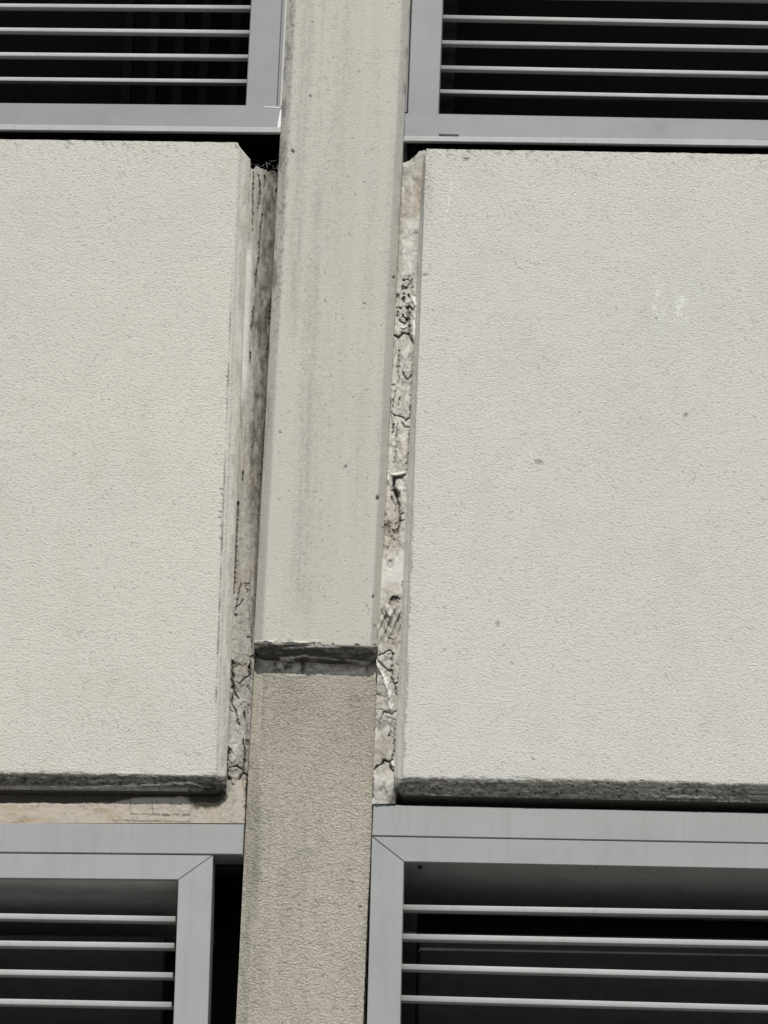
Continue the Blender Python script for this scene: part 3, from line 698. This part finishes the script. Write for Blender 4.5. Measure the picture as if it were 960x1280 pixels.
# mortar band under the left panel
def band(s):
    X, Y = s.X, s.Y
    s.h += 0.0012*fbm(X/25, Y/12, 4, 400)+0.0005*fbm(X/5, Y/5, 3, 403)
    edge = 1003.5-1.5*ss(120, 150, X)-4.5*ss(140, 175, X)-2*ss(210, 240, X)+2.2*fbm(X/14, X*0, 4, 405)
    s.put((1-ss(edge-1.2, edge+0.6, Y))*(1-ss(270, 292, X)), -0.006, dirt=0.9, grain=0.8)          # panel's cast shadow painted dark down to a ragged edge
    s.put(ss(1003, 1012, Y)*ss(0.0, 0.5, fbm(X/50, Y/8, 3, 407))*(1-ss(120, 170, X)), tan=0.75)
    s.put(ss(-0.1, 0.5, fbm(X/16, Y/10, 4, 409)), tan=0.25)
    s.put(ss(0.3, 0.5, fbm(X/3, Y/3, 3, 411)), dirt=0.35)
    yb = 1028.5+X*0.006
    s.put(np.exp(-((Y-yb)/1.2)**2)*(0.5+0.5*vn(X/20, X*0, 412)), dirt=0.35)
    s.line([(140, 1026), (190, 1027), (238, 1028)], 0.8, -0.001, dirt=0.6, jit=0.5)
    s.line([(190, 1019.5), (238, 1020)], 0.6, -0.001, dirt=0.6, jit=0.4); s.line([(238, 1020), (238, 1026)], 0.6, dirt=0.5)
    s.blob(258, 996, 27, 17, 0.001, dirt=1.0, warp=0.3, soft=0.25, rot=0.1, ns=11); s.blob(251, 1002, 10, 5, 0.001, dirt=0.97, warp=0.3)
    for p in ([(163, 1000), (163, 1018), (238, 1019)], [(238, 1001), (238, 1019)], [(190, 1004), (191, 1017)]): s.line(p, 0.65, -0.0012, dirt=0.6, jit=0.35)
    crackle(s, ((X > 163) & (X < 238) & (Y > 1002) & (Y < 1018))*1.0, 8, 5, 420, 0.06, -0.0006, 0.35)
    s.line([(300, 960), (306, 990), (305, 1027)], 1.0, -0.002, dirt=0.5)
o = strip('mortar_band', lambda y: -620+0*y, lambda y: 306.5-(y-985)*0.03, 975, 1029, 0.0335, band, M_BAND, 1.1)
tag(o, 'thin beige mortar band under the left wall panel, shaded dark and ragged along its top', 'mortar band')

# ------------------------------------------------------------------ louvred windows
def slat(px0, px1, y0, y1, hpx, Yf, depth, slope, parent, mat, nose=0.28):
    """blade with a rounded nose, tilted up towards the inside; photo end points of its nose's centre line"""
    rj = random.Random(int(y0*13)+int(px1)); y0 += rj.uniform(-0.9, 0.9); y1 += rj.uniform(-0.4, 0.4)
    a = P(px0, y0, Yf); b = P(px1, y1, Yf)
    t = hpx*1.45e-3/2
    prof = []
    n = 8
    for k in range(n+1):
        an = math.pi/2+math.pi*k/n
        ca, sa = math.cos(an), math.sin(an)
        prof.append((t*0.75*math.copysign(abs(ca)**nose, ca), t*math.copysign(abs(sa)**nose, sa)))
    prof = [(y+t*0.75, z) for y, z in prof]
    prof += [(depth, -t*0.55), (depth, t*0.55)]
    cs, sn = math.cos(slope), math.sin(slope)
    prof = [(y*cs, y*sn+z) for y, z in prof]
    m_ = len(prof)
    nseg = 10
    V = []
    rr = random.Random(int(y0*7)+int(px0))
    sag = rr.uniform(-0.0018, 0.0008)
    for k in range(nseg+1):
        q = k/nseg; p = a*(1-q)+b*q; dz = sag*math.sin(math.pi*q)
        for y, z in prof: V.append((p[0], Yf+y, p[2]+z+dz))
    Fc = [[i for i in range(m_)], [nseg*m_+i for i in range(m_)][::-1]]
    for k in range(nseg):
        for i in range(m_):
            j = (i+1) % m_; Fc.append([k*m_+j, k*m_+i, (k+1)*m_+i, (k+1)*m_+j])
    sm = [False, False]+[True]*(nseg*m_)
    o = mesh('slat', V, Fc, mat, parent)
    for pl in o.data.polygons:
        if pl.index >= 2: pl.use_smooth = (pl.index-2) % m_ < n
    return o

def reveal(parent, x0, x1, y0, y1, Y0, Y1, mat, name='reveal', faces='lrtbk'):
    """open-fronted box behind a frame, given by photo corners on plane Y0"""
    f = P([x0, x1, x1, x0], [y0, y0, y1, y1], Y0)
    xa, xb = (f[0][0]+f[3][0])/2, (f[1][0]+f[2][0])/2; zt = (f[0][2]+f[1][2])/2; zb = (f[2][2]+f[3][2])/2
    T = 0.012
    V = []; Fc = []
    def bx(*q):
        v, fc = box(*q); b = len(V); V.extend(v); Fc.extend([[i+b for i in k] for k in fc])
    if 'l' in faces: bx(xa-T, xa, Y0, Y1, zb, zt)
    if 'r' in faces: bx(xb, xb+T, Y0, Y1, zb, zt)
    if 't' in faces: bx(xa-T, xb+T, Y0, Y1, zt, zt+T)
    if 'b' in faces: bx(xa-T, xb+T, Y0, Y1, zb-T, zb)
    if 'k' in faces: bx(xa-T, xb+T, Y1, Y1+T, zb-T, zt+T)
    return mesh(name, V, Fc, mat, parent)

GW = 'louvred metal windows of the facade'
# upper left ----------------------------------------------------------------
YU = 0.020
W = thing('louvred_window', P(0, 166, YU).tolist(), 'louvred grey metal window above the left wall panel, its sill corner scuffed white', 'window', GW)
add_prism('bottom_rail', [(-620, 122.5), (349.2, 131.5), (351.8, 131.6), (351.5, 161.5), (-620, 151.5)], YU, YU+0.010, M_METAL, W)
b_ = add_prism('sill_bead', [(-620, 148), (352, 158.8), (352, 166.2), (-620, 156.8)], YU-0.0025, YU+0.004, M_SLAT, W, 0.0018)
add_prism('weep_slot', [(101.5, 156.6), (126, 156.9), (126, 159), (101.5, 158.7)], YU-0.001, YU+0.002, M_BLACK, W, 0.0002)
add_prism('stile', [(340.6, -520), (378.3, -520), (346, 136), (306.8, 136)], YU+0.0008, YU+0.07, M_METAL, W)
add_prism('edge_flange', [(378.0, -520), (383, -520), (350.4, 133), (345.8, 133)], YU+0.012, YU+0.07, M_METAL, W, 0.0004)
add_prism('edge_flange', [(382.2, -520), (388.5, -520), (355.0, 134), (349.6, 134)], YU+0.0015, YU+0.06, M_BEAD, W, 0.0006)
add_prism('scuff', [(350.6, 137), (352, 137), (351.9, 158), (346.5, 160), (348.5, 146)], YU-0.0006, YU+0.001, M_WHITE, W, 0.0001)
add_prism('scuff', [(330, 133), (351, 133.8), (351, 135), (330, 134)], YU-0.0006, YU+0.001, M_WHITE, W, 0.0001)
for k in range(20):
    yl = 99.2-k*31.2; yr = 101.8-k*31.0
    xr = 312-(yl-100)*(-0.0)+0.049*(100-yl)*1.0
    slat(-620, xr+1, yl-6.0, yr, 5.6, YU+0.012, 0.037, math.radians(18.5), W, M_SLAT)
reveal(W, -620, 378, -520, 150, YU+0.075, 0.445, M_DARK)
for x in (150, 182, 214, 246, 284):
    add_prism('inner_post', [(x+33, -500), (x+43, -500), (x+12, 140), (x, 140)], 0.30, 0.33, M_POST, W)
# upper right ---------------------------------------------------------------
W = thing('louvred_window', P(700, 176, YU).tolist(), 'louvred grey metal window above the right wall panel, two weep slots in its sill', 'window', GW)
add_prism('bottom_rail', [(505.3, 141), (1560, 161), (1560, 183), (504.8, 171)], YU, YU+0.010, M_METAL, W)
add_prism('sill_bead', [(504.6, 169.3), (1560, 181.3), (1560, 191.5), (504.4, 176.6)], YU-0.0025, YU+0.004, M_SLAT, W, 0.0018)
add_prism('weep_slot', [(548.5, 167), (573.5, 167.8), (573.5, 170), (548.5, 169.4)], YU-0.001, YU+0.002, M_BLACK, W, 0.0002)
add_prism('weep_slot', [(945, 174.4), (968, 174.9), (968, 177), (945, 176.6)], YU-0.001, YU+0.002, M_BLACK, W, 0.0002)
add_prism('stile', [(534, -520), (574, -520), (548.3, 146), (509.2, 146)], YU+0.0008, YU+0.07, M_METAL, W)
add_prism('edge_flange', [(527, -520), (532.5, -520), (508.6, 140), (504.8, 140)], YU+0.012, YU+0.07, M_METAL, W, 0.0008)
for k in range(20):
    yl = 114.0-k*30.9; yr = 120.5-k*30.9
    slat(548.8+0.0385*k*31, 1560, yl, yr+11, 5.6, YU+0.012, 0.037, math.radians(18.5), W, M_SLAT)
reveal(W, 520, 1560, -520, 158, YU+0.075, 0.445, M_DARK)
add_prism('inner_stile', [(574, -500), (594, -500), (565, 150), (545, 150)], YU+0.060, YU+0.10, M_DIM, W)

# lower left ----------------------------------------------------------------
YL = 0.0315
W = thing('louvred_window', P(0, 1250, YL).tolist(), 'louvred grey metal window below the left wall panel, a black gap beside its mitred frame', 'window', GW)
add_prism('head_trim', [(-620, 1025), (305.2, 1030.2), (303.4, 1068.2), (-620, 1060)], YL-0.0012, YL+0.05, M_METAL_LIT, W)
add_prism('top_rail', [(-620, 1060.8), (265.8, 1069.2), (222.6, 1099.6), (-620, 1092)], YL, YL+0.008, M_METAL_LIT, W, 0.001)
add_prism('stile', [(266.3, 1069.2), (245, 1750), (200, 1750), (223.0, 1099.8)], YL+0.0003, YL+0.06, M_METAL_LIT, W, 0.001)
for k in range(16):
    yr = (1149.0, 1182.0, 1219.0, 1256.0)[k] if k < 4 else 1256.0+(k-3)*37.0
    yl = (1145.0, 1177.5, 1214.0, 1251.0)[k] if k < 4 else 1251.0+(k-3)*37.0
    slat(-620, 221.5-(yr-1100)*0.047, yl-10.0, yr, 6.9, YL+0.012, 0.044, math.radians(9), W, M_SLAT)
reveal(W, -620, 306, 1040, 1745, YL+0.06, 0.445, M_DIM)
def soffit(parent, x0, x1, y, Y0, Y1, seed):
    f = P([x0, x1], [y, y], Y0)
    xs = np.linspace(f[0][0], f[1][0], 160); ysn = np.linspace(Y0, Y1, 24)
    X, Yy = np.meshgrid(xs, ysn)
    Z = (f[0][2]+f[1][2])/2+(X-(f[0][0]+f[1][0])/2)*(f[1][2]-f[0][2])/(f[1][0]-f[0][0])*0+0.0012*fbm(X*20, Yy*20, 3, seed)
    V = np.stack([X, Yy, Z], -1).reshape(-1, 3); i = np.arange(X.size).reshape(X.shape)
    q = np.stack([i[:-1, :-1], i[:-1, 1:], i[1:, 1:], i[1:, :-1]], -1).reshape(-1, 4).tolist()
    n = len(V); T = V.copy(); T[:, 2] += 0.02
    loop = np.concatenate([i[0, :-1], i[:-1, -1], i[-1, :0:-1], i[:0:-1, 0]])
    V = np.concatenate([V, V[loop]+np.array([0, 0, 0.02])]); nb = len(loop)
    for k in range(nb):
        j = (k+1) % nb; q.append([int(loop[k]), n+k, n+j, int(loop[j])])
    q.append([n+k for k in range(nb)])
    return mesh('soffit', V, q, M_SOFFIT, parent, False)
soffit(W, -620, 252, 1090, YL+0.009, YL+0.36, 500)
add_prism('inner_board', [(-620, 1161), (207, 1170), (186, 1745), (-620, 1745)], 0.135, 0.165, M_BOARD, W, 0.003)
add_prism('inner_rail', [(250, 1080), (306, 1081), (306, 1087), (250, 1086)], 0.10, 0.14, M_BOARD, W, 0.001)
# hairline crack and rust spot in the soffit: thin proud ribs of dark mastic
def ribbon(name, pts, zo, Y, wd, mat, parent):
    V = []; Fc = []
    for (x, y) in pts:
        p = P(x, y, Y); V += [(p[0], p[1]-wd, p[2]), (p[0], p[1]+wd, p[2]), (p[0], p[1], p[2]-0.001)]
    for k in range(len(pts)-1):
        a = k*3
        for i, j in ((0, 1), (1, 2), (2, 0)): Fc.append([a+i, a+j, a+3+j, a+3+i])
    return mesh(name, V, Fc, mat, parent)
# lower right ---------------------------------------------------------------
W = thing('louvred_window', P(700, 1250, YL).tolist(), 'louvred grey metal window below the right wall panel, its frame butting the lower pilaster', 'window', GW)
add_prism('head_trim', [(466.6, 1005.5), (1560, 1029), (1560, 1065), (464.8, 1044.6)], YL-0.0012, YL+0.05, M_METAL_LIT, W)
add_prism('top_rail', [(465.6, 1045.6), (1560, 1066), (1560, 1098), (505.4, 1077)], YL, YL+0.008, M_METAL_LIT, W, 0.001)
add_prism('stile', [(464.9, 1045.8), (504.9, 1077.2), (489, 1750), (446, 1750)], YL+0.0003, YL+0.06, M_METAL_LIT, W, 0.001)
for k in range(16):
    yl = (1134.0, 1170.5, 1209.0, 1247.5)[k] if k < 4 else 1247.5+(k-3)*38.0
    yr = (1141.5, 1179.5, 1219.5, 1259.0)[k] if k < 4 else 1259.0+(k-3)*38.5
    slat(504.0-(yl-1130)*0.03, 1560, yl, yr+(yr-yl)*1.3, 6.9, YL+0.012, 0.044, math.radians(9), W, M_SLAT)
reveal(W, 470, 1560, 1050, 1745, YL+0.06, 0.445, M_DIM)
soffit(W, 498, 1560, 1072, YL+0.009, YL+0.36, 540)
add_prism('inner_stile', [(505, 1120), (522, 1120), (508, 1740), (490, 1740)], YL+0.085, YL+0.11, M_DIM, W)
add_prism('inner_board', [(524, 1165), (1560, 1184), (1560, 1745), (508, 1745)], 0.135, 0.165, M_BOARD, W, 0.003)

# ------------------------------------------------------------------ wisps of debris in the open ends of the joints
def wisps(label, x0, x1, y0, y1, n, seed, rad, mat):
    rr = random.Random(seed); V = []; Fc = []
    for q in range(n):
        x = rr.uniform(x0, x1); y = rr.uniform(y0, y1); a = rr.uniform(0, math.pi); L = rr.uniform(7, 20); bend = rr.uniform(-1.6, 1.6); dep = rr.uniform(0.045, 0.07)
        b = len(V); k = 7
        for i in range(k):
            p = P(x, y, dep+0.01*math.sin(i+q))
            for t in range(3):
                an = 2*math.pi*t/3
                V.append((p[0]+rad*math.cos(an), p[1]+rad*math.sin(an)*0.7, p[2]+rad*math.sin(an)))
            x += math.cos(a)*L/k; y += math.sin(a)*L/k; a += bend/k
        for i in range(k-1):
            for t in range(3):
                u = (t+1) % 3
                Fc.append([b+i*3+t, b+i*3+u, b+(i+1)*3+u, b+(i+1)*3+t])
    o = mesh('debris', V, Fc, mat, None)
    return tag(o, label, 'debris', 'wisps of debris in the joint ends')
wisps('dark wisps of debris in the black hollow left of the pilaster, under the window corner', 322, 347, 200, 212, 26, 5, 0.0007, M_FIBRE)
wisps('thin grey cobweb strands in the small hollow right of the pilaster, under the window corner', 506, 522, 178, 196, 18, 9, 0.0003, M_FIBRE)

for w_, pts in ((W, ((525, 1084, .075, 3.0), (745, 1083, .03, 2.2))),):
    for x, y, dep, r in pts: rock('fixing', x, y, r, r*0.8, 0.004, YL+dep, M_BLACK, w_, 61, 0, 10, 6)
WL = [o for o in bpy.data.objects if o.get('label', '').startswith('louvred grey metal window below the left')][0]
rock('fixing', 203, 1109, 3.4, 2.6, 0.004, YL+0.07, M_BLACK, WL, 67, 0, 10, 6)
ribbon('crack_line', [(104, 1104), (120, 1107), (138, 1109), (152, 1113), (163, 1114), (175, 1114.5)], 0, YL+0.085, 0.0016, M_BLACK, WL)
ribbon('crack_line', [(176, 1114), (188, 1111), (200, 1110)], 0, YL+0.08, 0.0008, M_BLACK, WL)
